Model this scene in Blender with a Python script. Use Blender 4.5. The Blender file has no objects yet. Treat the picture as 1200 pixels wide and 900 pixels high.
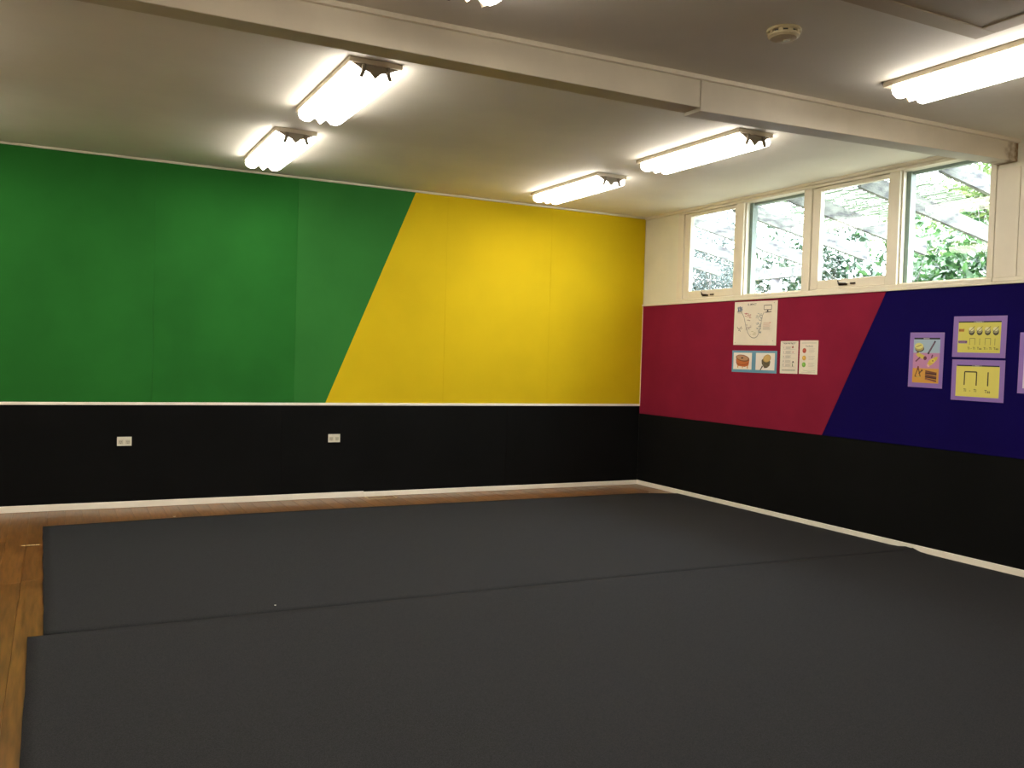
import bpy, bmesh, math, random
from mathutils import Vector, Matrix

# ------------------------------------------------------------------ camera, sky, sun, exposure
scene = bpy.context.scene
cam_data = bpy.data.cameras.new('camera')
cam = bpy.data.objects.new('camera', cam_data)
scene.collection.objects.link(cam)
scene.camera = cam
cam_data.sensor_fit = 'HORIZONTAL'
cam_data.sensor_width = 36.0
cam_data.lens = 31.465
cam_data.clip_start = 0.05
YAW, PITCH, ROLL = 0.474108, -0.030265, 0.029976
F = Vector((math.sin(YAW)*math.cos(PITCH), math.cos(YAW)*math.cos(PITCH), math.sin(PITCH)))
R0 = Vector((math.cos(YAW), -math.sin(YAW), 0))
U0 = R0.cross(F)
RR = math.cos(ROLL)*R0 + math.sin(ROLL)*U0
UU = -math.sin(ROLL)*R0 + math.cos(ROLL)*U0
m = Matrix((RR, UU, -F)).transposed().to_4x4()
m.translation = Vector((-6.17765, -8.71321, 1.46))
cam.matrix_world = m

world = bpy.data.worlds.new('overcast_sky')
scene.world = world
world.use_nodes = True
bg = world.node_tree.nodes['Background']
bg.inputs[0].default_value = (0.86, 0.93, 1.0, 1)
# overcast sky: luminance rises steadily from the horizon to the zenith (1 : 3)
wn = world.node_tree; wtc = wn.nodes.new('ShaderNodeTexCoord'); wsx = wn.nodes.new('ShaderNodeSeparateXYZ')
wmr = wn.nodes.new('ShaderNodeMapRange'); wmr.inputs[3].default_value = 15.0; wmr.inputs[4].default_value = 45.0
wn.links.new(wtc.outputs['Generated'], wsx.inputs[0]); wn.links.new(wsx.outputs['Z'], wmr.inputs[0]); wn.links.new(wmr.outputs[0], bg.inputs[1])

sun_data = bpy.data.lights.new('sun', 'SUN')
sun_data.energy = 9.0
sun_data.angle = math.radians(3)
sun_data.color = (1.0, 0.95, 0.86)
sun = bpy.data.objects.new('sun', sun_data)
scene.collection.objects.link(sun)
sun.rotation_euler = Vector((0.35, 0.55, -1.0)).to_track_quat('-Z', 'Y').to_euler()   # comes over the roof of the building

LENS_EMIT = 18.5
scene.view_settings.view_transform = 'Standard'
scene.view_settings.look = 'None'
scene.view_settings.gamma = 1.0
scene.view_settings.exposure = 0.0
scene.view_settings.use_curve_mapping = False

# ------------------------------------------------------------------ helpers
COL = scene.collection

def lin(c):
    return tuple(((v/255)/12.92 if v/255 <= .04045 else ((v/255+.055)/1.055)**2.4) for v in c) + (1,)

def mat(name, rgb, rough=.6, noise=0.0, nscale=8.0, bump=0.0, bscale=60.0, spec=.5, rgb2=None, stretch=None, metal=0.0, detail=4.0, lo=.35, hi=.65, objrand=0.0):
    mt = bpy.data.materials.new(name); mt.use_nodes = True
    nt = mt.node_tree; N = nt.nodes; L = nt.links
    b = N['Principled BSDF']
    b.inputs['Roughness'].default_value = rough
    b.inputs['Specular IOR Level'].default_value = spec
    b.inputs['Metallic'].default_value = metal
    c = lin(rgb)
    tc = N.new('ShaderNodeTexCoord'); vec = tc.outputs['Object']
    if stretch:
        mp = N.new('ShaderNodeMapping'); mp.inputs['Scale'].default_value = stretch
        L.new(vec, mp.inputs[0]); vec = mp.outputs[0]
    if noise or rgb2:
        nz = N.new('ShaderNodeTexNoise'); nz.inputs['Scale'].default_value = nscale; nz.inputs['Detail'].default_value = detail
        L.new(vec, nz.inputs['Vector'])
        rp = N.new('ShaderNodeValToRGB'); rp.color_ramp.elements[0].position = lo; rp.color_ramp.elements[1].position = hi
        c2 = lin(rgb2) if rgb2 else tuple(v*(1-noise) for v in c[:3]) + (1,)
        rp.color_ramp.elements[0].color = c2
        rp.color_ramp.elements[1].color = c if rgb2 else tuple(min(1, v*(1+noise)) for v in c[:3]) + (1,)
        L.new(nz.outputs[0], rp.inputs[0]); out = rp.outputs[0]
        if objrand:
            oi = N.new('ShaderNodeObjectInfo'); hs = N.new('ShaderNodeHueSaturation')
            mr = N.new('ShaderNodeMapRange'); mr.inputs[3].default_value = 1-objrand; mr.inputs[4].default_value = 1+objrand
            L.new(oi.outputs['Random'], mr.inputs[0]); L.new(mr.outputs[0], hs.inputs['Value']); L.new(out, hs.inputs['Color']); out = hs.outputs[0]
        L.new(out, b.inputs['Base Color'])
    else:
        b.inputs['Base Color'].default_value = c
    if bump:
        n2 = N.new('ShaderNodeTexNoise'); n2.inputs['Scale'].default_value = bscale; n2.inputs['Detail'].default_value = 3
        L.new(vec, n2.inputs['Vector'])
        bp = N.new('ShaderNodeBump'); bp.inputs['Strength'].default_value = bump; bp.inputs['Distance'].default_value = .01
        L.new(n2.outputs[0], bp.inputs['Height']); L.new(bp.outputs[0], b.inputs['Normal'])
    return mt

M = {}
M['ceiling'] = mat('ceiling_paint', (238, 232, 219), .7, noise=.04, nscale=1.2, bump=.06, bscale=18)
M['cream'] = mat('cream_paint', (228, 218, 196), .42, noise=.04, nscale=3, bump=.03, bscale=30)
M['cream_beam'] = mat('cream_beam_paint', (212, 201, 180), .5, noise=.07, nscale=2.5, bump=.05, bscale=20)
def stain(mt):
    nt = mt.node_tree; N = nt.nodes; L = nt.links; b = N['Principled BSDF']; src = b.inputs['Base Color'].links[0].from_socket
    tc = N.new('ShaderNodeTexCoord'); sx = N.new('ShaderNodeSeparateXYZ'); L.new(tc.outputs['Object'], sx.inputs[0])
    nz = N.new('ShaderNodeTexNoise'); nz.inputs['Scale'].default_value = 14; nz.inputs['Detail'].default_value = 5; L.new(tc.outputs['Object'], nz.inputs[0])
    mr = N.new('ShaderNodeMapRange'); mr.inputs[1].default_value = -.30; mr.inputs[2].default_value = 0.0; L.new(sx.outputs['X'], mr.inputs[0])
    ml = N.new('ShaderNodeMath'); ml.operation = 'MULTIPLY'; L.new(mr.outputs[0], ml.inputs[0]); L.new(nz.outputs[0], ml.inputs[1])
    rp = N.new('ShaderNodeValToRGB'); rp.color_ramp.elements[0].position = .27; rp.color_ramp.elements[1].position = .52; L.new(ml.outputs[0], rp.inputs[0])
    mx = N.new('ShaderNodeMix'); mx.data_type = 'RGBA'; L.new(rp.outputs[0], mx.inputs['Factor']); L.new(src, mx.inputs['A']); mx.inputs['B'].default_value = lin((128, 98, 62))
    L.new(mx.outputs['Result'], b.inputs['Base Color'])
stain(M['cream_beam'])
M['skirt'] = mat('skirting_gloss_paint', (250, 243, 228), .35, noise=.03, nscale=4)
M['wall_cream'] = mat('cream_wall_paint', (226, 221, 198), .5, noise=.04, nscale=2.5, bump=.04, bscale=40)
M['green'] = mat('green_felt', (40, 108, 42), .9, noise=.08, nscale=1.5, bump=.25, bscale=350, spec=.1)
M['green2'] = mat('green_felt_lighter', (50, 116, 50), .9, noise=.06, nscale=1.5, bump=.25, bscale=350, spec=.1)
M['yellow'] = mat('yellow_felt', (210, 180, 14), .85, noise=.04, nscale=1.5, bump=.2, bscale=350, spec=.2)
M['red'] = mat('crimson_felt', (132, 29, 54), .9, noise=.07, nscale=2, bump=.25, bscale=350, spec=.1)
M['blue'] = mat('navy_felt', (16, 6, 74), .9, noise=.07, nscale=2, bump=.25, bscale=350, spec=.08)
M['black'] = mat('black_felt', (17, 17, 17), .9, noise=.12, nscale=2, bump=.2, bscale=350, spec=.08)
M['carpet'] = mat('charcoal_carpet', (47, 47, 49), .95, noise=.28, nscale=260, bump=.6, bscale=420, spec=.1, detail=2)
M['plank'] = mat('varnished_board', (134, 90, 42), .28, nscale=5, rgb2=(92, 58, 28), stretch=(9, .7, 9), bump=.04, bscale=25, objrand=.22, detail=6)
M['subfloor'] = mat('dark_subfloor', (40, 26, 14), .8)
M['tray'] = mat('fixture_tray_enamel', (205, 192, 168), .4)
M['endcap'] = mat('fixture_end_plastic', (150, 138, 118), .5)
M['clip'] = mat('fixture_clip', (120, 108, 90), .5)
M['ext'] = mat('exterior_green_grey_paint', (128, 140, 132), .5, noise=.06, nscale=6)
M['latch'] = mat('dark_bronze', (52, 40, 30), .4, metal=.6)
M['paper'] = mat('white_paper', (226, 216, 198), .6, noise=.03, nscale=10)
M['plastic'] = mat('ivory_plastic', (226, 220, 200), .35)
M['plastic2'] = mat('ivory_plastic_shade', (200, 193, 170), .4)
M['dark'] = mat('dark_slot', (30, 26, 22), .6)
M['brass'] = mat('aged_cream_metal', (205, 180, 135), .35, metal=.2)
M['detector'] = mat('yellowed_plastic', (205, 190, 150), .45)
M['hatch'] = mat('hatch_paint', (176, 160, 134), .6, noise=.04, nscale=2)
M['hatchframe'] = mat('hatch_frame_paint', (196, 180, 152), .6)
M['rafter'] = mat('weathered_timber', (92, 94, 87), .85, nscale=7, rgb2=(38, 36, 42), stretch=(1, 3, 3), bump=.3, bscale=30, lo=.3, hi=.6)
M['reed'] = mat('grey_reed', (74, 84, 66), .8, noise=.2, nscale=20)
M['post'] = mat('weathered_post', (120, 116, 122), .85, noise=.2, nscale=10)
M['bark'] = mat('pale_bark', (92, 86, 84), .9, noise=.25, nscale=12, bump=.4, bscale=25)
M['roof'] = mat('eave_board', (190, 186, 176), .8, noise=.08, nscale=4)
M['grass'] = mat('ground_grass', (66, 62, 50), .95, noise=.3, nscale=6)
M['brick'] = mat('outer_wall_render', (180, 170, 155), .85, noise=.08, nscale=4)

def leafmat(name, a, b_):
    mt = bpy.data.materials.new(name); mt.use_nodes = True
    nt = mt.node_tree; N = nt.nodes; L = nt.links
    out = N['Material Output']; N.remove(N['Principled BSDF'])
    tc = N.new('ShaderNodeTexCoord'); nz = N.new('ShaderNodeTexNoise'); nz.inputs['Scale'].default_value = 4
    rp = N.new('ShaderNodeValToRGB'); rp.color_ramp.elements[0].position = .35; rp.color_ramp.elements[1].position = .65
    rp.color_ramp.elements[0].color = lin(a); rp.color_ramp.elements[1].color = lin(b_)
    L.new(tc.outputs['Object'], nz.inputs[0]); L.new(nz.outputs[0], rp.inputs[0])
    d = N.new('ShaderNodeBsdfPrincipled'); d.inputs['Roughness'].default_value = .35
    t = N.new('ShaderNodeBsdfTranslucent'); mx = N.new('ShaderNodeMixShader'); mx.inputs[0].default_value = .35
    L.new(rp.outputs[0], d.inputs['Base Color']); L.new(rp.outputs[0], t.inputs[0])
    L.new(d.outputs[0], mx.inputs[1]); L.new(t.outputs[0], mx.inputs[2]); L.new(mx.outputs[0], out.inputs[0])
    return mt
M['leaf'] = leafmat('broad_leaf', (20, 42, 20), (54, 82, 42))
M['leaf_dark'] = leafmat('dark_leaf', (18, 31, 22), (40, 58, 40))
M['leaf_grey'] = leafmat('grey_leaf', (35, 46, 44), (64, 75, 71))
M['leaf_pale'] = leafmat('pale_leaf', (54, 74, 36), (90, 105, 56))

mt = bpy.data.materials.new('lamp_diffuser'); mt.use_nodes = True
b = mt.node_tree.nodes['Principled BSDF']
b.inputs['Base Color'].default_value = (.9, .88, .82, 1); b.inputs['Roughness'].default_value = .3
b.inputs['Emission Color'].default_value = (1.0, .93, .83, 1); b.inputs['Emission Strength'].default_value = LENS_EMIT
M['lens'] = mt

mt = bpy.data.materials.new('window_glass'); mt.use_nodes = True
nt = mt.node_tree; N = nt.nodes; L = nt.links; N.remove(N['Principled BSDF'])
lw = N.new('ShaderNodeLayerWeight'); lw.inputs[0].default_value = .5
pw = N.new('ShaderNodeMath'); pw.operation = 'POWER'; pw.inputs[1].default_value = 5.0
fr = N.new('ShaderNodeMath'); fr.operation = 'MULTIPLY_ADD'; fr.inputs[1].default_value = .5; fr.inputs[2].default_value = .02
L.new(lw.outputs['Facing'], pw.inputs[0]); L.new(pw.outputs[0], fr.inputs[0])
tr = N.new('ShaderNodeBsdfTransparent'); tr.inputs[0].default_value = (.95, .98, .97, 1)
gl = N.new('ShaderNodeBsdfGlossy'); gl.inputs['Roughness'].default_value = .02
mx = N.new('ShaderNodeMixShader')
L.new(fr.outputs[0], mx.inputs[0]); L.new(tr.outputs[0], mx.inputs[1]); L.new(gl.outputs[0], mx.inputs[2]); L.new(mx.outputs[0], N['Material Output'].inputs[0])
M['glass'] = mt

def tag(o, label=None, cat=None, group=None, kind=None):
    if label: o['label'] = label
    if cat: o['category'] = cat
    if group: o['group'] = group
    if kind: o['kind'] = kind
    return o

def empty(name, loc=(0, 0, 0), rz=0):
    o = bpy.data.objects.new(name, None); COL.objects.link(o); o.location = loc; o.rotation_euler = (0, 0, rz)
    o.empty_display_size = .05
    return o

class MB:
    """collects simple shapes, then links them as one mesh object"""
    def __init__(s): s.v = []; s.f = []; s.mi = []; s.mats = []; s.sm = False
    def _m(s, m):
        if m is None: return 0
        if m not in s.mats: s.mats.append(m)
        return s.mats.index(m)
    def add(s, v, f, m=None):
        n = len(s.v); s.v += [tuple(p) for p in v]; k = s._m(m)
        for q in f: s.f.append(tuple(i+n for i in q)); s.mi.append(k)
        return s
    def box(s, x0, x1, y0, y1, z0, z1, m=None):
        x0, x1 = min(x0, x1), max(x0, x1); y0, y1 = min(y0, y1), max(y0, y1); z0, z1 = min(z0, z1), max(z0, z1)
        v = [(x0, y0, z0), (x1, y0, z0), (x1, y1, z0), (x0, y1, z0), (x0, y0, z1), (x1, y0, z1), (x1, y1, z1), (x0, y1, z1)]
        return s.add(v, [(0, 3, 2, 1), (4, 5, 6, 7), (0, 1, 5, 4), (1, 2, 6, 5), (2, 3, 7, 6), (3, 0, 4, 7)], m)
    def prism(s, poly, T, d, ch=0.0, m=None):
        """poly: 2D counter-clockwise; T(u,v,w)->xyz; from w=0 to w=d, front face inset by ch"""
        n = len(poly); a = [T(u, v, 0) for u, v in poly]; bb = [T(u, v, d-ch) for u, v in poly]
        if ch:
            P = [Vector(p) for p in poly]; ins = []
            for i in range(n):
                e0 = (P[i]-P[i-1]).normalized(); e1 = (P[(i+1) % n]-P[i]).normalized()
                n0 = Vector((-e0.y, e0.x)); n1 = Vector((-e1.y, e1.x)); bi = n0+n1
                q = P[i]+bi*(ch/max(.2, bi.dot(n0))); ins.append(T(q.x, q.y, d))
            v = a+bb+ins
            f = [tuple(range(n-1, -1, -1)), tuple(range(2*n, 3*n))]
            for i in range(n):
                j = (i+1) % n; f += [(i, j, n+j, n+i), (n+i, n+j, 2*n+j, 2*n+i)]
        else:
            v = a+bb; f = [tuple(range(n-1, -1, -1)), tuple(range(n, 2*n))]
            for i in range(n):
                j = (i+1) % n; f.append((i, j, n+j, n+i))
        return s.add(v, f, m)
    def tube(s, pts, rad, seg=8, m=None, cap=True):
        pts = [Vector(p) for p in pts]; rad = rad if isinstance(rad, (list, tuple)) else [rad]*len(pts)
        v = []; f = []
        for i, p in enumerate(pts):
            d = (pts[min(i+1, len(pts)-1)]-pts[max(i-1, 0)]).normalized()
            a = d.cross(Vector((0, 0, 1)) if abs(d.z) < .9 else Vector((1, 0, 0))).normalized(); c = d.cross(a)
            for k in range(seg):
                t = 2*math.pi*k/seg; v.append(p+(a*math.cos(t)+c*math.sin(t))*rad[i])
        for i in range(len(pts)-1):
            for k in range(seg):
                j = (k+1) % seg; f.append((i*seg+k, i*seg+j, (i+1)*seg+j, (i+1)*seg+k))
        if cap:
            f.append(tuple(range(seg-1, -1, -1))); f.append(tuple(range((len(pts)-1)*seg, len(pts)*seg)))
        return s.add(v, f, m)
    def lathe(s, prof, c, seg=32, m=None):
        """prof: (r, z) list; revolved about a vertical axis through c"""
        v = []; f = []
        for r, z in prof:
            for k in range(seg):
                t = 2*math.pi*k/seg; v.append((c[0]+r*math.cos(t), c[1]+r*math.sin(t), c[2]+z))
        for i in range(len(prof)-1):
            for k in range(seg):
                j = (k+1) % seg; f.append((i*seg+k, i*seg+j, (i+1)*seg+j, (i+1)*seg+k))
        f.append(tuple(range(seg))); f.append(tuple(range((len(prof)-1)*seg, len(prof)*seg)))
        return s.add(v, f, m)
    def mesh(s, name, mat_=None, smooth=False, fix=True):
        me = bpy.data.meshes.new(name); me.from_pydata(s.v, [], s.f)
        ms = s.mats or [mat_]
        for q in ms: me.materials.append(q if q else mat_)
        if s.mats: me.polygons.foreach_set('material_index', s.mi)
        if fix:
            bm = bmesh.new(); bm.from_mesh(me); bmesh.ops.recalc_face_normals(bm, faces=bm.faces); bm.to_mesh(me); bm.free()
        if smooth: me.shade_smooth()
        me.update()
        return me
    def build(s, name, mat_=None, parent=None, smooth=False, fix=True, loc=None):
        o = bpy.data.objects.new(name, s.mesh(name, mat_, smooth, fix)); COL.objects.link(o)
        if parent: o.parent = parent
        if loc: o.location = loc
        return o

def bevel(o, w=.003, seg=2):
    md = o.modifiers.new('bevel', 'BEVEL'); md.width = w; md.segments = seg; md.limit_method = 'ANGLE'
    return o

def copy_tree(o, parent=None):
    c = o.copy(); COL.objects.link(c)
    if parent: c.parent = parent
    for ch in list(o.children): copy_tree(ch, c)
    return c

H = 3.136                      # ceiling height
XL, YB = -9.2, -11.5           # unseen left wall and the wall behind the camera
PT = .010                      # felt panel thickness
rng = random.Random(7)

# ------------------------------------------------------------------ floor: boards run towards the back wall
floor = tag(MB().box(XL, 0, YB, 0, -.14, -.022).build('floor', M['subfloor']), 'varnished timber board floor', kind='structure')
W = .132; cache = {}
x = 0.0; col = 0
while x-W > XL-.01:
    cuts = [0.0]; y = -rng.uniform(.9, 2.6)
    while y > YB+1.2:
        cuts.append(y); y -= rng.uniform(2.9, 4.4)
    cuts.append(YB)
    for i in range(len(cuts)-1):
        ln = round((cuts[i]-cuts[i+1])*5)/5 if i < len(cuts)-2 else cuts[i]-cuts[i+1]
        ln = cuts[i]-cuts[i+1]
        o = MB().prism([(0, -ln+.0008), (W-.0012, -ln+.0008), (W-.0012, -.0008), (0, -.0008)], lambda u, v, w: (u, v, w), .021, .0012).build('floorboard', M['plank'], floor)
        o.location = (x-W, cuts[i], -.0215)
    x -= W; col += 1

# ------------------------------------------------------------------ ceiling
ceiling = tag(MB().box(XL-.1, .1, YB-.1, .1, H, H+.12).build('ceiling', M['ceiling']), 'cream painted flat plaster ceiling', kind='structure')

# ------------------------------------------------------------------ back wall
wall_back = tag(MB().box(XL-.1, .12, .0, .14, -.14, H).build('wall_back', M['wall_cream']), 'back wall clad in green, yellow and black felt panels', kind='structure')
BK = lambda u, v, w: (u, -w, v)
def back_panel(poly, m, label):
    o = MB().prism([(u, v) for u, v in poly][::-1], BK, PT, .0006).build('wall_panel', M[m], wall_back); tag(o, label); return o
zr0, zr1 = .925, .951
g = .0004
dx0, dx1 = -3.7786, -2.886     # green / yellow diagonal at rail and at ceiling
def diag(z): return dx0+(z-zr1)/(3.118-zr1)*(dx1-dx0)
zt = 3.118
for a, b_ in ((XL, -7.95), (-7.95, -6.665), (-6.665, -5.378), (-5.378, -4.09)):
    back_panel([(a+g, zt), (b_-g, zt), (b_-g, zr1), (a+g, zr1)], 'green', 'green felt wall panel')
back_panel([(-4.09+g, zt), (dx1-g, zt), (dx0-g, zr1), (-4.09+g, zr1)], 'green2', 'slightly lighter green felt wall panel with slanting right edge')
back_panel([(dx1+g, zt), (-2.525-g, zt), (-2.525-g, zr1), (dx0+g, zr1)], 'yellow', 'yellow felt wall panel with slanting left edge')
back_panel([(-2.525+g, zt), (-1.27-g, zt), (-1.27-g, zr1), (-2.525+g, zr1)], 'yellow', 'yellow felt wall panel')
back_panel([(-1.27+g, zt), (-PT, zt), (-PT, zr1), (-1.27+g, zr1)], 'yellow', 'yellow felt wall panel')
seams = [XL, -7.9, -6.66, -4.2, -1.76, -PT]
for a, b_ in zip(seams[:-1], seams[1:]):
    back_panel([(a+.0006, zr0), (b_-.0006, zr0), (b_-.0006, .05), (a+.0006, .05)], 'black', 'black felt wall panel')

# ------------------------------------------------------------------ right wall (with the window opening)
wy0, wy1, wz0, wz1 = -4.416, -.640, 2.112, 3.108
wr = MB()
wr.box(0, .14, wy1, .0, -.14, H); wr.box(0, .14, wy0, wy1, -.14, wz0); wr.box(0, .14, wy0, wy1, wz1, H); wr.box(0, .14, YB-.1, wy0, -.14, H)
wall_right = tag(wr.build('wall_right', M['wall_cream']), 'right wall with crimson, navy and black felt panels under high windows', kind='structure')
RT = lambda u, v, w: (-w, u, v)
zk, zs = .839, 2.099
def right_panel(poly, m, label):
    o = MB().prism(poly, RT, PT, .0018).build('wall_panel', M[m], wall_right); tag(o, label); return o
right_panel([(-2.834+g, zk+g), (-3.474+g, zs), (-PT-.0005, zs), (-PT-.0005, zk+g)], 'red', 'crimson felt wall panel with slanting right edge')
right_panel([(-2.834-g, zk+g), (-6.6, zk+g), (-6.6, zs), (-3.474-g, zs)], 'blue', 'navy felt wall panel with slanting left edge')
right_panel([(-6.6-g, zk+g), (-9, zk+g), (-9, zs), (-6.6-g, zs)], 'blue', 'navy felt wall panel')
for a, b_ in ((-PT-.0005, -2.45), (-2.45, -4.9), (-4.9, -7.35), (-7.35, YB)):
    right_panel([(a-.0006, zk-g), (a-.0006, .05), (b_+.0006, .05), (b_+.0006, zk-g)], 'black', 'black felt wall panel')

# unseen walls that close the room
tag(MB().box(XL-.14, XL, YB-.1, 0, -.14, H).build('wall_left', M['wall_cream']), 'cream left wall outside the picture', kind='structure')
tag(MB().box(XL, 0, YB-.14, YB, -.14, H).build('wall_front', M['wall_cream']), 'cream wall behind the camera', kind='structure')

# ------------------------------------------------------------------ skirting, rail, cornice
sk = MB().box(XL, -3.366, -.019, -.0005, .0005, .058).build('baseboard_back', M['skirt']); bevel(sk, .003); tag(sk, 'cream skirting board along the back wall', kind='structure')
sk2 = MB().box(-3.366, -.0165, -.019, -.0005, .0005, .050).build('skirting_board', M['skirt'], sk); bevel(sk2, .003)
skr = MB().box(-.018, -.0005, -7.6, -.0, .0005, .052).build('baseboard_right', M['skirt']); bevel(skr, .003); tag(skr, 'cream skirting board along the right wall', kind='structure')
bevel(MB().box(-.018, -.0005, YB, -7.602, .0005, .052).build('skirting_board', M['skirt'], skr), .003)
t = bevel(MB().box(XL, -.0105, -.020, -.0005, zr0, zr1).build('trim_1', M['skirt']), .003); tag(t, 'thin cream rail between the coloured and black panels', kind='structure')
t = MB().prism([(-.0005, H), (-.022, H), (-.020, H-.008), (-.012, H-.016), (-.0005, H-.018)], lambda u, v, w: (XL+w, u, v), -XL-.0105).build('trim_2', M['cream']); tag(t, 'cream cornice strip above the back wall', kind='structure')
t = MB().prism([(-.0005, H), (-.030, H), (-.026, H-.014), (-.014, H-.026), (-.0005, H-.028)], lambda u, v, w: (u, -w, v), 4.38).build('trim_3', M['cream']); tag(t, 'cream cornice strip above the windows', kind='structure')
t = bevel(MB().box(-.024, -.0005, -9, -.0005, zs, zs+.022).build('trim_4', M['cream']), .004); tag(t, 'cream sill strip above the crimson and navy panels', kind='structure')
t = MB().box(-.0135, -.0102, -.0180, -.0100, zr1, zs).build('trim_5', M['cream']); tag(t, 'slim bead in the corner beside the yellow panel', kind='structure')

# ------------------------------------------------------------------ ceiling beam
beam = tag(empty('ceiling_beam', (0, 0, 0)), 'cream boxed beam crossing the ceiling', kind='structure')
def yb(x): return -4.565+(x/-5.0)*.13     # face runs very slightly out of parallel
def beam_piece(xa, xb, za, zb, th, zhi=H):
    v = []
    for x, zlo in ((xa, za), (xb, zb)):
        y = yb(x); v += [(x, y, zlo), (x, y+th, zlo), (x, y+th, zhi), (x, y, zhi)]
    return MB().add(v, [(0, 1, 2, 3), (7, 6, 5, 4), (0, 4, 5, 1), (1, 5, 6, 2), (2, 6, 7, 3), (3, 7, 4, 0)])
bevel(beam_piece(XL, -2.832, 2.990, 2.950, .145).build('beam_board', M['cream_beam'], beam), .004)
bevel(beam_piece(-2.826, -.0005, 2.932, 2.978, .150).build('beam_board', M['cream_beam'], beam), .004)
v = []
for x in (XL, -.0005):
    y = yb(x); v += [(x, y-.0005, H-.028), (x, y-.016, H-.024), (x, y-.018, H-.0005), (x, y-.0005, H-.0005)]
tag(MB().add(v, [(0, 1, 2, 3), (7, 6, 5, 4), (0, 4, 5, 1), (1, 5, 6, 2), (2, 6, 7, 3), (3, 7, 4, 0)]).build('cover_strip', M['cream'], beam))

# ------------------------------------------------------------------ windows
XG = .035
frame = empty('trim_6'); tag(frame, 'cream timber window frame under the ceiling', kind='structure')
def fr(name, x0, x1, y0, y1, z0, z1, mm='cream', parent=frame, bv=.004):
    return bevel(MB().box(x0, x1, y0, y1, z0, z1).build(name, M[mm], parent), bv)
fr('jamb', -.016, .07, -.735, -.641, 2.150, 3.082)
fr('mullion', -.014, .07, -1.695, -1.585, 2.150, 3.082)
fr('mullion', -.014, .07, -2.605, -2.508, 2.150, 3.082)
fr('mullion', -.014, .07, -3.565, -3.458, 2.150, 3.082)
fr('jamb', -.016, .07, -4.416, -4.368, 2.150, 3.082)
fr('head', -.016, .09, -4.416, -.641, 3.082, 3.107)
fr('sill', -.020, .09, -4.416, -.641, 2.113, 2.150)
fr('lining_board', -.012, -.0005, -4.598, -4.419, 2.150, 2.944)
fr('lining_board', -.012, -.0005, -6.2, -4.602, 2.150, 2.944)
fr('ledge_strip', -.018, -.0005, -9, -4.419, 2.122, 2.150)
def awning(n, ya, yb_, gz0, gz1, ga, gb):
    """opening sash; ga/gb glass edges (ga nearer the corner)"""
    w = tag(empty('window_%d' % n, (0, (ya+yb_)/2, 2.15)), 'cream framed opening sash of the window row', kind='structure')
    L_ = lambda y0, y1, z0, z1, nm: bevel(MB().box(.000, .050, y0-w.location.y, y1-w.location.y, z0-2.15, z1-2.15).build(nm, M['cream'], w), .004)
    L_(ga, ya, 2.156, 3.078, 'sash_stile'); L_(yb_, gb, 2.156, 3.078, 'sash_stile')
    L_(gb, ga, gz1, 3.078, 'sash_rail'); L_(gb, ga, 2.156, gz0, 'sash_rail')
    MB().box(.040, .044, gb-w.location.y-.004, ga-w.location.y+.004, gz0-2.15-.004, gz1-2.15+.004).build('window_pane', M['glass'], w)
    return w
w1 = awning(1, -.738, -1.582, 2.236, 3.046, -.836, -1.550)
w3 = awning(3, -2.608, -3.455, 2.236, 3.045, -2.700, -3.443)
def fixed(n, ga, gb, gz0, gz1):
    w = tag(empty('window_%d' % n, (0, (ga+gb)/2, 2.15)), 'fixed pane of the window row', kind='structure')
    cy = w.location.y
    bd = MB(); bd.box(.012, .030, ga-.014-cy, ga-cy, .0, gz1-2.15); bd.box(.012, .030, gb-cy, gb+.012-cy, .0, gz1-2.15); bd.box(.012, .030, gb+.012-cy, ga-.014-cy, .0, .012)
    bd.build('glazing_bead', M['cream'], w)
    MB().box(.032, .036, gb-cy, ga-cy, 0.0, gz1-2.15).build('window_pane', M['glass'], w)
    ex = MB(); ex.box(.072, .135, ga-.036-cy, ga+.10-cy, -.03, gz1-2.15+.05); ex.box(.072, .135, gb-.08-cy, gb+.004-cy, -.03, gz1-2.15+.05)
    ex.box(.092, .135, gb+.004-cy, ga-.036-cy, gz1-2.15-.022, gz1-2.15+.03)
    ex.build('outer_lining', M['ext'], w)
    return w
fixed(2, -1.697, -2.507, 2.150, 3.080)
fixed(4, -3.567, -4.367, 2.150, 3.080)
def latch(w, y, z):
    l = MB(); cy = w.location.y
    l.box(-.010, -.0005, y-.045-cy, y+.045-cy, z-2.15-.010, z-2.15+.006)
    l.tube([(-.012, y+.035-cy, z-2.15+.000), (-.030, y+.03-cy, z-2.15+.010), (-.034, y-.055-cy, z-2.15+.004)], [.008, .007, .005], 8)
    o = l.build('latch', M['latch'], w, smooth=False); tag(o, 'dark bronze fastener')
    MB().tube([(-.018, y+.030-cy, z-2.15), (-.026, y+.042-cy, z-2.15+.034)], [.006, .005], 8).build('lever', M['latch'], o)
    l2 = MB().box(-.014, -.0005, y-.135-cy, y-.085-cy, z-2.15-.004, z-2.15+.010); o2 = l2.build('stay', M['latch'], w); tag(o2, 'dark bronze casement stay')
latch(w1, -1.13, 2.178); latch(w3, -3.00, 2.186)

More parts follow.
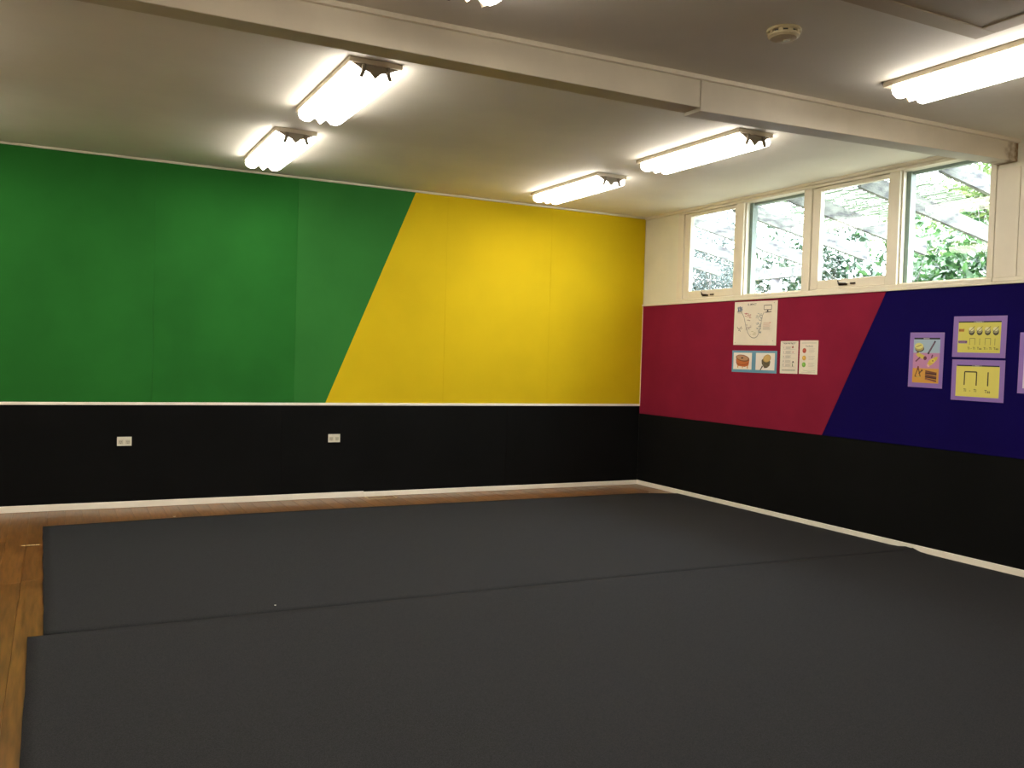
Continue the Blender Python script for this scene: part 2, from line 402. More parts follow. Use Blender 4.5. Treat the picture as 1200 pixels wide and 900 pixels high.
# ------------------------------------------------------------------ fluorescent fixtures
prof = [(-.146, 0), (-.154, -.036), (-.144, -.066), (-.112, -.086), (-.074, -.084), (-.046, -.054), (-.034, -.044), (-.016, -.074), (0, -.090), (.016, -.074), (.034, -.044), (.046, -.054), (.074, -.084), (.112, -.086), (.144, -.066), (.154, -.036), (.146, 0)]
prof = [(u, v*.78) for u, v in prof]
def make_fixture(flip=False):
    r = empty('fluorescent_light')
    Lh = .635
    tray = MB().box(-.158, .158, -Lh, Lh, -.031, 0).build('tray', M['tray'], r); bevel(tray, .004)
    z0 = -.0312; i0, i1 = (.062, .022) if flip else (.022, .062)      # lens stops short of the tray at its far end
    T = lambda u, v, w: (u, -Lh+i0+w, v+z0)
    MB().prism(prof[::-1], T, 2*Lh-i0-i1).build('diffuser', M['lens'], r)
    for s in (-1, 1):
        capp = [(-.150, .0), (-.128, -.006), (-.098, -.020), (-.074, -.038), (-.054, -.034), (-.032, -.042), (0, -.074), (.032, -.042), (.054, -.034), (.074, -.038), (.098, -.020), (.128, -.006), (.150, .0)]
        ya = -Lh+i0-.012 if s < 0 else Lh-i1+.0025
        c = MB().prism(capp[::-1], lambda u, v, w: (u, ya+w, v+z0), .0095).build('end_cap', M['endcap'], r)
    y = (Lh-.01) if flip else (-Lh+.005)
    dy = -.004
    for sx in (-1, 1):
        MB().tube([(sx*.070, y, z0-.002), (sx*.076, y, z0-.045), (sx*.088, y-.0, z0-.074)], [.013, .013, .011], 8).build('clip', M['clip'], r)
    return r
labels = {
 (-4.552, -3.090): 'fluorescent light over the green wall side, touching the near edge under the beam',
 (-4.560, -1.225): 'small looking fluorescent light nearest to the green wall',
 (-1.706, -3.090): 'fluorescent light near the windows, just beyond the beam',
 (-1.716, -1.240): 'fluorescent light nearest to the yellow wall',
 (-1.706, -5.595): 'large fluorescent light at the right edge beside the ceiling hatch',
 (-4.560, -5.625): 'fluorescent light cut off by the top edge of the picture',
 (-1.706, -7.480): 'fluorescent light behind the camera on the window side',
 (-4.552, -7.480): 'fluorescent light behind the camera on the left side',
 (-7.200, -3.090): 'fluorescent light left of the picture beyond the beam',
 (-7.200, -1.225): 'fluorescent light left of the picture by the back wall',
 (-7.200, -5.600): 'fluorescent light left of the picture on the near side of the beam',
 (-7.200, -7.480): 'fluorescent light at the back left behind the camera'}
proto = make_fixture(); protof = make_fixture(True); used = {0: False, 1: False}
for (fx, fy), lb in labels.items():
    flip = fx < -4 and fy < -5
    k = 1 if flip else 0; src = protof if flip else proto
    o = src if not used[k] else copy_tree(src); used[k] = True
    o.location = (fx, fy, H-.0003); tag(o, lb, 'ceiling light', 'twin tube fluorescent lights on the ceiling')

# ------------------------------------------------------------------ ceiling hatch and smoke detector
hx0, hx1, hy0, hy1 = -3.80, -2.115, -7.0, -5.735
hatch = tag(empty('ceiling_hatch', (hx1, hy1, H)), 'large cream framed access panel in the ceiling at the top right', 'hatch')
hw = .11; o_ = lambda x: x-hx1; p_ = lambda y: y-hy1
for (a, b_, c, d) in ((hx0, hx1, hy1-hw, hy1), (hx0, hx1, hy0, hy0+hw), (hx0, hx0+hw, hy0+hw+.0006, hy1-hw-.0006), (hx1-hw, hx1, hy0+hw+.0006, hy1-hw-.0006)):
    bevel(MB().box(o_(a), o_(b_), p_(c), p_(d), -.030, -.0003).build('frame_board', M['hatchframe'], hatch), .004)
MB().box(o_(hx0+hw+.003), o_(hx1-hw-.003), p_(hy0+hw+.003), p_(hy1-hw-.003), -.026, -.0003).build('panel', M['hatch'], hatch)

det = tag(empty('smoke_detector', (-2.946, -5.278, H-.0003)), 'round yellowed smoke detector on the ceiling in front of the beam', 'smoke detector')
MB().lathe([(.084, 0), (.086, -.010), (.082, -.014), (.078, -.015)], (0, 0, 0), 40).build('base', M['detector'], det, smooth=False)
MB().lathe([(.070, -.015), (.068, -.024), (.060, -.0245)], (0, 0, 0), 40).build('vent_ring', M['dark'], det)
MB().lathe([(.078, -.0245), (.077, -.034), (.064, -.043), (.030, -.047), (.012, -.047)], (0, 0, 0), 40).build('cover', M['detector'], det)
for k in range(10):
    t_ = 2*math.pi*k/10; c, s = math.cos(t_), math.sin(t_)
    q = MB().box(.069, .080, -.010, .010, -.027, -.0145)
    q.v = [(x*c-y*s, x*s+y*c, z) for x, y, z in q.v]; q.build('fin', M['detector'], det)
MB().lathe([(.016, -.0471), (.015, -.052), (.008, -.053)], (.022, 0, 0), 16).build('test_button', M['plastic2'], det)

# ------------------------------------------------------------------ power outlets on the black dado
def outlet(x, z, lb):
    r = tag(empty('power_outlet', (x, -PT-.0003, z)), lb, 'power outlet', 'double power outlets on the black wall')
    bevel(MB().prism([(-.059, -.039), (-.059, .039), (.059, .039), (.059, -.039)], BK, .008, .002).build('face_plate', M['plastic'], r), .001)
    for sx in (-1, 1):
        MB().box(sx*.030-.019, sx*.030+.019, -.0095, -.0081, -.024, .012).build('socket', M['plastic2'], r)
        s = MB()
        for a, dx, dz in ((.5, -.007, .000), (-.5, .007, .000), (0, 0, -.014)):
            s.prism([(sx*.03+dx-.0012, dz-.0042-.004), (sx*.03+dx+.0012, dz-.0042-.004), (sx*.03+dx+.0012, dz+.0042-.004), (sx*.03+dx-.0012, dz+.0042-.004)], lambda u, v, w: (u, -.0096-w, v), .0006)
        s.build('pin_slots', M['dark'], r)
        bevel(MB().box(sx*.042-.005, sx*.042+.005, -.0115, -.0081, .017, .031).build('switch', M['plastic'], r), .001)
outlet(-5.602, .600, 'cream double power outlet on the black panel under the middle of the green wall')
outlet(-3.684, .600, 'cream double power outlet on the black panel under the green and yellow join')

# ------------------------------------------------------------------ carpets
def interp(pts, t):
    for (a, b_), (c, d) in zip(pts[:-1], pts[1:]):
        if a <= t <= c: return b_+(d-b_)*(t-a)/(c-a)
    return pts[-1][1] if t > pts[-1][0] else pts[0][1]
def carpet(name, back, front, left, right, zf, nx=90, ny=44, th=.009, seed=1, wa=1):
    """back/front: (x,y) edge polylines; left/right: x along t 0(back)..1(front)"""
    r = random.Random(seed); wob = [r.uniform(0, 6.28) for _ in range(8)]
    top = []; v = []
    for j in range(ny+1):
        t_ = j/ny; xl = interp(left, t_); xr = interp(right, t_)
        for i in range(nx+1):
            s = i/nx; x = xl+(xr-xl)*s
            x += (.0015*math.sin(t_*23+wob[0])+.001*math.sin(t_*51+wob[1]))*(1-s)**6
            y0 = interp(back, x)+wa*(.003*math.sin(x*7+wob[2])+.0015*math.sin(x*19+wob[3])); y1 = interp(front, x)+0
            y = y0+(y1-y0)*t_
            z = th+zf(x, y)
            v.append((x, y, z))
    n = len(v); W_ = nx+1; f = []
    for j in range(ny):
        for i in range(nx): a = j*W_+i; f.append((a, a+1, a+W_+1, a+W_))
    ring = [i for i in range(W_)]+[j*W_+nx for j in range(1, ny+1)]+[ny*W_+i for i in range(nx-1, -1, -1)]+[j*W_ for j in range(ny-1, 0, -1)]
    base = len(v); v += [(v[k][0], v[k][1], .0008) for k in ring]
    for q in range(len(ring)):
        q2 = (q+1) % len(ring); f.append((ring[q], ring[q2], base+q2, base+q))
    f.append(tuple(base+q for q in range(len(ring))))
    return MB().add(v, f).build(name, M['carpet'], smooth=True)
bumpR = lambda x, y: .028*math.exp(-((x+.03)**2+(y+3.80)**2)/.006)
c1 = carpet('carpet', [(-6.3, -.775), (-5.2, -.69), (-3.82, -.652), (-.43, -.668), (-.02, -.80)], [(-6.3, -3.742), (-4.8, -3.755), (-2.96, -3.761), (-1, -3.79), (-.02, -3.845)],
            [(0, -6.236), (1, -6.203)], [(0, -.021), (1, -.021)], lambda x, y: .007*math.exp(-((x+6.18)**2+(y+3.74)**2)/.004)+bumpR(x, y)*.6, seed=3)
tag(c1, 'charcoal carpet piece lying towards the coloured back wall', 'carpet', 'charcoal carpet pieces')
c2 = carpet('carpet', [(-6.3, -3.752), (-4.8, -3.759), (-2.96, -3.765), (-1, -3.794), (-.02, -3.849)], [(-6.3, -8.0), (0, -8.0)],
            [(0, -6.272), (1, -6.245)], [(0, -.030), (.06, -.045), (1, -.05)], lambda x, y: bumpR(x, y), ny=56, seed=5, wa=0)
tag(c2, 'charcoal carpet piece filling the foreground', 'carpet', 'charcoal carpet pieces')

# small things on the floor
reg = tag(empty('floor_register', (-3.215, -.115, .0)), 'narrow cream floor vent by the skirting below the yellow wall', 'vent')
fm = MB(); fm.box(-.155, .155, -.070, -.058, .0003, .005); fm.box(-.155, .155, .058, .070, .0003, .005); fm.box(-.155, -.143, -.058, .058, .0003, .005); fm.box(.143, .155, -.058, .058, .0003, .005)
fm.build('frame', M['brass'], reg)
gm = MB().box(-.143, .143, -.058, .058, .0003, .0012).build('grille_back', M['dark'], reg)
for k in range(9):
    y = -.050+k*.0125; MB().box(-.142, .142, y-.0035, y+.0035, .0013, .0036).build('slat', M['plank'], reg)
M['tape'] = mat('pale_tape', (224, 196, 140), .6)
M['white'] = mat('white_fleck', (235, 228, 214), .6)
tp = tag(empty('tape_mark', (-6.29, -1.445, 0)), 'broken strip of pale tape on the boards left of the rear carpet', 'tape')
for a, b_ in ((-.075, -.050), (-.044, -.018), (-.012, .012), (.016, .040)):
    MB().box(a, b_, -.010, .010, .0003, .0012).build('tape_piece', M['tape'], tp)
def scrap(x, y, z, lb, s=.012, sd=1):
    r = random.Random(sd); n = 9
    pts = [((s*r.uniform(.6, 1.1))*math.cos(2*math.pi*k/n), (s*r.uniform(.5, 1.0))*math.sin(2*math.pi*k/n)) for k in range(n)]
    o = MB().prism(pts, lambda u, v, w: (u, v, w+abs(u)*.5), .004, .001).build('paper_scrap', M['white'], loc=(x, y, z)); tag(o, lb, 'scrap')
scrap(-5.243, -.672, .0115, 'tiny white paper scrap on the rear carpet edge, left half', .014, 1)
scrap(-.30, -.655, .0008, 'tiny white paper scrap near the room corner', .011, 2)
scrap(-5.04, -3.64, .0105, 'tiny white paper scrap on the rear carpet by the seam', .0055, 3)

# ------------------------------------------------------------------ paper sheets on the right wall
XS = -PT-.0004
PM = {}
def ink(rgb):
    if rgb not in PM: PM[rgb] = mat('ink_%02x%02x%02x' % rgb, rgb, .55)
    return PM[rgb]
class Print:
    """flat print on a sheet; u grows to the picture's right (towards -y), v up, origin at sheet's lower left"""
    def __init__(s, w, h): s.mb = MB(); s.w = w; s.h = h; s.k = 0
    def T(s, base): return lambda u, v, w: (base-w, s.w/2-u, v-s.h/2)
    def poly(s, pts, rgb, k=None):
        s.k += 1; base = -.0010-.00003*s.k
        s.mb.prism([(u*s.w, v*s.h) for u, v in pts], s.T(base), .00002, 0, ink(rgb))
    def rect(s, a, b_, c, d, rgb): s.poly([(a, c), (b_, c), (b_, d), (a, d)], rgb)
    def ell(s, cu, cv, ru, rv, rgb, n=20, rot=0):
        P = []
        for i in range(n):
            t = 2*math.pi*i/n; a = ru*math.cos(t); b_ = rv*math.sin(t)*s.h/s.w
            x = a*math.cos(rot)-b_*math.sin(rot); y = a*math.sin(rot)+b_*math.cos(rot)
            P.append((cu+x, cv+y*s.w/s.h))
        s.poly(P, rgb)
    def line(s, pts, wd, rgb):
        for (a, b_), (c, d) in zip(pts[:-1], pts[1:]):
            x0, y0, x1, y1 = a*s.w, b_*s.h, c*s.w, d*s.h
            L_ = math.hypot(x1-x0, y1-y0) or 1; nx, ny = -(y1-y0)/L_*wd/2, (x1-x0)/L_*wd/2
            s.poly([((x0+nx)/s.w, (y0+ny)/s.h), ((x0-nx)/s.w, (y0-ny)/s.h), ((x1-nx)/s.w, (y1-ny)/s.h), ((x1+nx)/s.w, (y1+ny)/s.h)], rgb)
    def arc(s, cu, cv, ru, rv, a0, a1, wd, rgb, n=14):
        s.line([(cu+ru*math.cos(a0+(a1-a0)*i/n), cv+rv*math.sin(a0+(a1-a0)*i/n)) for i in range(n+1)], wd, rgb)
    def text(s, txt, u, v, size, rgb, parent, bold=0.0):
        c = bpy.data.curves.new('lettering', 'FONT'); c.body = txt; c.size = size; c.align_x = 'CENTER'; c.align_y = 'CENTER'; c.offset = bold; c.resolution_u = 2
        o = bpy.data.objects.new('lettering', c); COL.objects.link(o)
        dg = bpy.context.evaluated_depsgraph_get(); me = bpy.data.meshes.new_from_object(o.evaluated_get(dg)); bpy.data.objects.remove(o)
        s.k += 1; x0 = -.0010-.00003*s.k-.0001
        s.mb.add([(x0, s.w/2-u*s.w-q.co.x, v*s.h-s.h/2+q.co.y) for q in me.vertices], [tuple(f.vertices) for f in me.polygons], ink(rgb))
        bpy.data.meshes.remove(me)
def sheet(name, yl, yr, zb, ztop, label, cat='poster', border=None, paper='paper', tilt=0, group=None):
    w, h = yl-yr, ztop-zb
    r = tag(empty(name, (XS, (yl+yr)/2, (zb+ztop)/2)), label, cat, group)
    r.rotation_euler = (math.radians(tilt), 0, 0)
    # the sheet itself is slightly bowed at its corners
    n = 8; v = []; f = []
    for j in range(n+1):
        for i in range(n+1):
            a, b_ = i/n, j/n
            v.append((-.0006, w/2-a*w, b_*h-h/2))
    N_ = n+1
    for j in range(n):
        for i in range(n): q = j*N_+i; f.append((q, q+1, q+N_+1, q+N_))
    ring = [i for i in range(N_)]+[j*N_+n for j in range(1, N_)]+[n*N_+i for i in range(n-1, -1, -1)]+[j*N_ for j in range(n-1, 0, -1)]
    base = len(v); v += [(.0002, v[k][1], v[k][2]) for k in ring]
    for q in range(len(ring)): q2 = (q+1) % len(ring); f.append((ring[q], ring[q2], base+q2, base+q))
    f.append(tuple(base+q for q in range(len(ring))))
    MB().add(v, f).build('backing_sheet' if border else 'sheet', border or M[paper], r)
    return r, Print(w, h)
def done(r, p, name='print'): p.mb.build(name, None, r)['kind'] = 'stuff'     # flat printing on the sheet

INK = (70, 64, 62); GREY = (150, 143, 134)
# learning-pit style chart
r, p = sheet('chart', -1.610, -2.216, 1.648, 2.081, 'large white hand drawn chart with a U shaped curve under the windows', 'chart', tilt=.4)
p.text('EL IMPACT', .42, .93, .026, INK, r, .0004)
p.rect(.07, .19, .76, .775, INK); p.line([(.08, .74), (.16, .735)], .003, GREY)
for i, (u, v) in enumerate(((.09, .86), (.13, .87), (.17, .86), (.10, .81), (.14, .815), (.175, .82))): p.ell(u, v, .017, .028, (72, 96, 130) if i % 2 else (110, 124, 140))
for i in range(3): p.line([(.08, .84-.03*i), (.18, .85-.03*i)], .0035, (60, 76, 110))
p.line([(.70, .90), (.87, .905), (.87, .80), (.70, .80), (.70, .90)], .006, INK); p.rect(.77, .80, .76, .80, INK); p.poly([(.73, .73), (.87, .745), (.87, .765), (.74, .755)], INK)
p.line([(.17, .76), (.21, .70), (.24, .64), (.27, .52), (.30, .40), (.345, .28), (.40, .20), (.46, .165), (.52, .165), (.57, .20), (.61, .29), (.635, .42), (.655, .56), (.675, .68), (.71, .75)], .006, (126, 122, 112))
rr = random.Random(4)
for i in range(22):
    u = rr.uniform(.25, .40); v = .72-(u-.25)*.4+rr.uniform(-.05, .05); a = rr.uniform(-.6, .6)
    p.line([(u-.018, v-.012*a), (u+.018, v+.012*a)], .004, (176, 92, 96))
for i in range(18):
    u = rr.uniform(.30, .41); v = rr.uniform(.34, .58); p.line([(u-.015, v), (u+.015, v+rr.uniform(-.01, .01))], .004, (146, 120, 116))
for i in range(44):
    v = rr.uniform(.28, .72); u = rr.uniform(.53, .655); p.line([(u-.016, v), (u+.016, v+rr.uniform(-.008, .008))], .004, (132, 138, 136) if i % 3 else (104, 124, 134))
for i in range(14):
    u = rr.uniform(.40, .55); v = rr.uniform(.23, .32); p.line([(u-.016, v), (u+.016, v)], .004, (186, 178, 140))
for i in range(5): p.line([(.70, .50-.035*i), (.86-.01*(i % 2), .50-.035*i+.004)], .004, (196, 150, 134) if i < 3 else (160, 150, 138))
p.line([(.84, .50), (.87, .515)], .006, (190, 96, 70))
for (a, b_, c, d) in ((.09, .42, .12, .37), (.12, .37, .17, .39), (.17, .39, .19, .43), (.15, .36, .17, .31), (.19, .36, .21, .40), (.12, .33, .16, .35)): p.line([(a, b_), (c, d)], .006, (92, 84, 80))
for u, v in ((.93, .10), (.93, .95), (.05, .05)): p.ell(u, v, .006, .008, INK)
done(r, p)

# two drum pictures on blue backing
r, p = sheet('picture_strip', -1.600, -2.236, 1.376, 1.593, 'blue backed strip with pictures of two drums below the white chart', 'picture', border=ink((96, 146, 172)))
for a, b_ in ((.035, .455), (.545, .955)): p.rect(a, b_, .13, .90, (232, 224, 214))
O1, O2, O3 = (182, 96, 50), (128, 76, 48), (206, 150, 96)
p.poly([(.13, .20), (.155, .20), (.155, .38), (.13, .38)], O3); p.poly([(.35, .18), (.375, .18), (.375, .36), (.35, .36)], O3); p.poly([(.24, .19), (.26, .19), (.26, .3), (.24, .3)], O3)
p.poly([(.09, .62), (.11, .36), (.16, .28), (.30, .25), (.385, .32), (.405, .58)], O1); p.ell(.245, .65, .158, .155, O2, rot=-.12); p.ell(.24, .665, .135, .115, (176, 132, 104), rot=-.12)
p.ell(.235, .66, .028, .035, (64, 40, 34)); p.arc(.245, .50, .15, .16, 3.3, 6.0, .006, (130, 62, 34))
p.poly([(.64, .12), (.655, .10), (.71, .30), (.69, .34)], (84, 74, 60))
p.poly([(.675, .58), (.68, .42), (.74, .22), (.80, .24), (.85, .34), (.865, .52), (.78, .80)], (92, 82, 62)); p.ell(.79, .66, .085, .17, (176, 140, 82), rot=.25); p.ell(.79, .665, .068, .145, (200, 166, 104), rot=.25)
for i in range(4): p.line([(.70+.035*i, .50-.06*i), (.735+.035*i, .30-.01*i)], .003, (140, 126, 96))
done(r, p)

# two A4 sheets
r, p = sheet('music_sheet', -2.279, -2.506, 1.381, 1.687, 'white page with rows of small notes, left of the traffic light page', 'sheet', tilt=-.3)
p.rect(.10, .90, .945, .952, INK); p.text('How We Play It', .50, .925, .022, INK, r, .0003)
for i, v in enumerate((.80, .66, .52, .38, .26)):
    p.text(('1', '2', '3', '4', '5')[i], .19, v, .022, INK, r, .0003)
    for k in range(4): p.line([(.30, v+.03-.02*k), (.62-.05*(k % 2), v+.03-.02*k)], .0022, GREY)
    p.line([(.15, v-.05), (.85, v-.05)], .0018, GREY)
p.ell(.70, .81, .05, .028, (160, 70, 66)); p.line([(.70, .83), (.74, .86)], .004, INK); p.ell(.72, .66, .04, .018, (190, 140, 134)); p.ell(.74, .36, .045, .026, (74, 66, 62)); p.rect(.69, .73, .25, .31, (92, 132, 84)); p.ell(.72, .235, .03, .014, INK)
p.rect(.12, .88, .105, .118, (120, 118, 104)); p.rect(.12, .88, .085, .095, (160, 158, 144))
done(r, p)
r, p = sheet('traffic_light_sheet', -2.526, -2.750, 1.383, 1.693, 'white page with red, amber and green dots down its left side', 'sheet', tilt=.3)
p.line([(.10, .92), (.90, .925)], .003, GREY); p.text('Feedback', .52, .83, .024, GREY, r, .0002)
for v, c in ((.695, (176, 72, 48)), (.475, (206, 160, 64)), (.275, (112, 164, 62))):
    p.ell(.26, v, .105, .075, c); p.ell(.235, v+.015, .05, .035, tuple(min(255, x+24) for x in c))
    for k in range(4): p.line([(.50, v+.055-.034*k), (.84-.07*(k % 2), v+.055-.034*k)], .0028, (184, 176, 160))
p.line([(.22, .11), (.55, .085), (.88, .105)], .003, (160, 172, 140)); p.line([(.14, .05), (.90, .05)], .002, GREY)
done(r, p)

PUR = ink((140, 108, 178))
def bar(p, r, a, b_, v0, v1, txt):
    p.rect(a, b_, v0, v1, (34, 28, 40)); p.rect(a+(b_-a)*.36, a+(b_-a)*.60, v0-.002, v1+.004, (112, 104, 112)); p.text(txt, (a+b_)/2-.01, (v0+v1)/2, .011, (196, 190, 196), r, .0002)
# instruments
r, p = sheet('instrument_poster', -3.724, -4.038, 1.314, 1.752, 'portrait purple bordered poster of musical instruments on blue, pink and orange bands', 'poster', border=PUR, group='purple bordered music posters', tilt=.5)
p.rect(.12, .89, .63, .875, (160, 182, 196)); p.rect(.12, .89, .35, .63, (188, 130, 170)); p.rect(.12, .89, .085, .35, (206, 150, 62)); bar(p, r, .13, .88, .875, .905, 'Instruments')
p.ell(.30, .705, .135, .058, (70, 58, 56)); p.ell(.29, .725, .130, .060, (164, 150, 96)); p.ell(.28, .755, .125, .055, (214, 206, 120)); p.line([(.20, .735), (.35, .775)], .006, (120, 112, 70))
p.line([(.56, .62), (.75, .845)], .014, (62, 44, 62)); p.line([(.58, .645), (.73, .825)], .004, (140, 100, 120)); p.ell(.565, .622, .03, .016, (58, 34, 48))
p.poly([(.20, .60), (.28, .635), (.46, .58), (.50, .535), (.44, .51), (.26, .56)], (206, 182, 78)); p.ell(.475, .535, .05, .036, (104, 44, 62)); p.line([(.20, .47), (.33, .55)], .012, (110, 60, 84)); p.ell(.25, .64, .035, .014, (92, 84, 60))
p.poly([(.54, .43), (.58, .39), (.68, .42), (.82, .51), (.84, .56), (.78, .565), (.60, .50)], (206, 176, 70)); p.ell(.70, .49, .07, .04, (220, 196, 84)); p.ell(.70, .49, .02, .013, (110, 84, 40)); p.line([(.66, .54), (.69, .60)], .012, (110, 50, 80)); p.poly([(.53, .41), (.57, .37), (.62, .38), (.58, .43)], (222, 170, 170))
p.line([(.20, .20), (.29, .36), (.36, .19), (.20, .20)], .009, (110, 78, 40)); p.line([(.27, .32), (.29, .385)], .014, (120, 54, 40)); p.line([(.31, .25), (.40, .31)], .010, (96, 70, 50)); p.ell(.40, .31, .03, .018, (104, 72, 40)); p.line([(.24, .20), (.37, .185)], .008, (190, 164, 80))
for i in range(5):
    v = .30-.035*i; p.poly([(.50, v-.012), (.83, v-.05+.012*(i % 2)), (.83, v-.018+.010*(i % 2)), (.50, v+.018)], (112, 62, 44) if i % 2 == 0 else (76, 40, 34))
p.line([(.50, .16), (.80, .11)], .006, (170, 110, 80))
done(r, p)
YEL = (210, 200, 92)
r, p = sheet('beat_poster', -4.113, -4.548, 1.560, 1.871, 'upper landscape purple bordered yellow poster with a row of four small drums', 'poster', border=PUR, group='purple bordered music posters', tilt=.6)
p.rect(.10, .90, .115, .855, YEL); bar(p, r, .10, .90, .845, .875, 'Steady Beat')
p.rect(.115, .215, .62, .69, (196, 138, 52)); p.text('BEAT', .165, .655, .020, (110, 60, 24), r, .0004)
p.rect(.115, .28, .335, .405, (146, 112, 150)); p.text('RHYTHM', .197, .37, .019, (70, 50, 84), r, .0003)
for u in (.36, .51, .66, .81):
    p.ell(u, .62, .055, .085, (62, 56, 44)); p.ell(u-.005, .66, .055, .075, (150, 146, 108)); p.ell(u-.010, .685, .046, .050, (218, 214, 160)); p.line([(u-.045, .62), (u+.05, .75)], .004, (80, 74, 50))
for u in (.33, .62): p.line([(u, .30), (u, .46), (u+.10, .46), (u+.10, .30)], .004, (128, 124, 64))
for u in (.52, .80): p.line([(u, .30), (u, .46)], .004, (128, 124, 64))
p.text('Ti - Ti  Taa  Ti - Ti  Taa', .58, .215, .026, (84, 78, 44), r, .0004); p.line([(.14, .155), (.86, .16)], .0015, (180, 172, 80))
done(r, p)
r, p = sheet('rhythm_poster', -4.116, -4.548, 1.232, 1.542, 'lower landscape purple bordered yellow poster with one large beamed note symbol and a stroke', 'poster', border=PUR, group='purple bordered music posters', tilt=.2)
p.rect(.09, .91, .10, .84, (218, 206, 100)); bar(p, r, .10, .90, .84, .87, 'Rhythm')
p.line([(.255, .38), (.255, .705), (.485, .705), (.485, .375)], .0095, (72, 68, 40)); p.line([(.70, .375), (.70, .71)], .0095, (72, 68, 40))
p.text('Ti   -   Ti', .37, .25, .030, (84, 78, 44), r, .0005); p.text('Taa', .70, .24, .032, (84, 78, 44), r, .0005)
done(r, p)
r, p = sheet('edge_poster', -4.650, -4.965, 1.307, 1.743, 'portrait purple bordered poster cut off by the right edge of the picture', 'poster', border=PUR, group='purple bordered music posters', tilt=.5)
p.rect(.12, .89, .085, .90, (214, 204, 214)); done(r, p)

# ------------------------------------------------------------------ outside: ground, eave, pergola
tag(MB().box(.14, 30, -18, 26, -.35, -.25).build('ground_outside', M['grass']), 'grassy ground beyond the windows', kind='structure')
tag(MB().box(.141, .56, -12, 1.0, 3.285, 3.36).build('roof_eave', M['roof']), 'eave board of the roof above the windows', kind='structure')
perg = tag(empty('pergola', (2.4, -2, -.25)), 'weathered grey timber pergola sloping away outside the windows', 'pergola')
S = .1858
def PL(x, y, z): return (x-2.4, y+2, z+.25)
def rafter(y, x0=.40, x1=2.45, d=.155, w=.045):
    v = []
    for x in (x0, x1):
        z = 3.2258-.04-S*x
        for yy in (y-w/2, y+w/2): v += [PL(x, yy, z), PL(x+(0 if x == x0 else .0), yy, z+d)]
    f = [(0, 1, 3, 2), (4, 6, 7, 5), (0, 4, 5, 1), (2, 3, 7, 6), (0, 2, 6, 4), (1, 5, 7, 3)]
    return MB().add(v, f).build('rafter', M['rafter'], perg)
for i, y in enumerate((-5.40, -4.50, -3.617, -2.772, -1.875, -1.068, -.146, .72, 1.6, 2.45)): rafter(y)
for i in range(26):       # reeds lying across the rafters
    x = .62+i*.043; z = 3.2258-.04-S*x+.155+.011
    ya, yb2 = -3.25+.5*abs(math.sin(i*1.7))*.4, -1.25+.3*math.sin(i*2.3)
    n = 12; pts = [PL(x+.008*math.sin(k*1.1+i), ya+(yb2-ya)*k/n, z+.004*math.sin(k*1.9+i*2)) for k in range(n+1)]
    MB().tube(pts, .0085, 5).build('reed', M['reed'], perg)
pb = MB().tube([PL(2.36, .30, -.25), PL(2.37, .32, 1.4), PL(2.40, .36, 2.60)], [.085, .08, .075], 12).build('post', M['post'], perg, smooth=True)
v = MB().box(2.30-2.4, 2.40-2.4, -.30+2, .90+2, 2.605+.25, 2.735+.25).build('cross_beam', M['rafter'], perg)

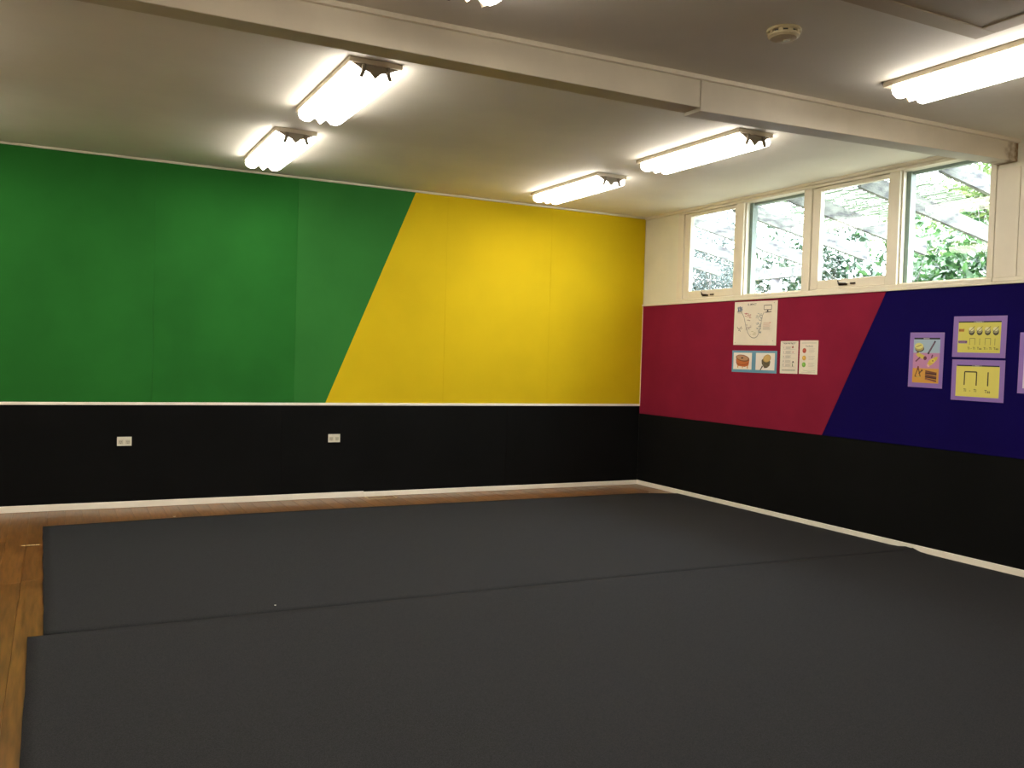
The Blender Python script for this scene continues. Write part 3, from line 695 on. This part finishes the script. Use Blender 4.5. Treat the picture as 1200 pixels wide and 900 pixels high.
# ------------------------------------------------------------------ plants
def leaves(mb, pts, size, rnd, m=None, droop=.3):
    for p in pts:
        s = size*rnd.uniform(.6, 1.3)
        d = Vector((rnd.gauss(0, 1), rnd.gauss(0, 1), rnd.gauss(-droop, .6))).normalized()
        a = d.cross(Vector((rnd.gauss(0, 1), rnd.gauss(0, 1), rnd.gauss(0, 1)))).normalized(); nrm = d.cross(a)
        w = s*.24
        q = [p, p+d*s*.45+a*w+nrm*w*.3, p+d*s+nrm*(-s*.08), p+d*s*.45-a*w+nrm*w*.3, p+d*s*.5]
        n = len(mb.v); mb.v += [tuple(x) for x in q]
        mb.f += [(n, n+1, n+4), (n+1, n+2, n+4), (n+2, n+3, n+4), (n+3, n, n+4)]; mb.mi += [0]*4
def grow(p, d, ln, rad, depth, rnd, mb, tips, spread=.55, up=.15, kids=3):
    pts = [p]; rads = [rad]; q = p; n = 4
    for i in range(n):
        d = (d+Vector((rnd.gauss(0, .16), rnd.gauss(0, .16), rnd.gauss(up*.3, .10)))).normalized()
        q = q+d*ln/n; pts.append(q); rads.append(rad*(1-.4*(i+1)/n))
        if depth <= 1: tips.append(q)
    mb.tube(pts, rads, 6 if depth > 1 else 4, cap=False)
    if depth == 0: return
    for k in range(kids):
        b_ = pts[rnd.randint(2, n)]
        nd = (d+Vector((rnd.gauss(0, spread), rnd.gauss(0, spread), rnd.gauss(up, spread*.5)))).normalized()
        grow(b_, nd, ln*rnd.uniform(.55, .8), rads[-1]*.75, depth-1, rnd, mb, tips, spread, up, kids)
def tree(name, base, label, cat, mleaf, seed, stems, ln, rad, depth, per, size, scat, spread=.55, up=.15, kids=3, lean=.25):
    rnd = random.Random(seed); r = tag(empty(name, base), label, cat, 'plants growing outside the windows')
    mb = MB(); tips = []
    for s in range(stems):
        d = Vector((rnd.gauss(0, lean), rnd.gauss(0, lean), 1)).normalized()
        grow(Vector((rnd.uniform(-.15, .15)*stems*.4, rnd.uniform(-.15, .15)*stems*.4, 0)), d, ln, rad, depth, rnd, mb, tips, spread, up, kids)
    mb.build('branches', M['bark'], r, smooth=True, fix=False)
    lf = MB(); pts = []
    for t_ in tips:
        for k in range(per): pts.append(t_+Vector((rnd.gauss(0, scat), rnd.gauss(0, scat), rnd.gauss(0, scat))))
    leaves(lf, pts, size, rnd)
    lf.build('foliage', mleaf, r, fix=False)['kind'] = 'stuff'
    return r
G = -.25
tree('broadleaf_shrub', (4.75, -.75, G), 'leafy green shrub with large leaves behind the rightmost window pane', 'shrub', M['leaf'], 11, 7, 2.0, .03, 2, 10, .17, .18, .42, .22)
tree('broadleaf_shrub', (6.8, 3.1, G), 'dark leafy shrub behind the lower third window pane', 'shrub', M['leaf_dark'], 12, 8, 2.25, .03, 2, 13, .15, .20, .42, .22)
tree('garden_tree', (6.3, 7.8, G), 'grey green twiggy tree behind the leftmost window pane', 'tree', M['leaf_grey'], 13, 4, 2.2, .07, 4, 13, .075, .17, .5, .14, lean=.16)
tree('garden_tree', (11.5, 9.6, G), 'nearly bare tree behind the second window pane', 'tree', M['leaf_grey'], 14, 3, 2.7, .09, 4, 5, .10, .16, .55, .16, lean=.16)
tree('garden_tree', (12.5, 3.6, G), 'pale green sparse tree standing high behind the right window panes', 'tree', M['leaf_pale'], 15, 3, 3.6, .09, 3, 34, .16, .32, .6, .25, lean=.16)
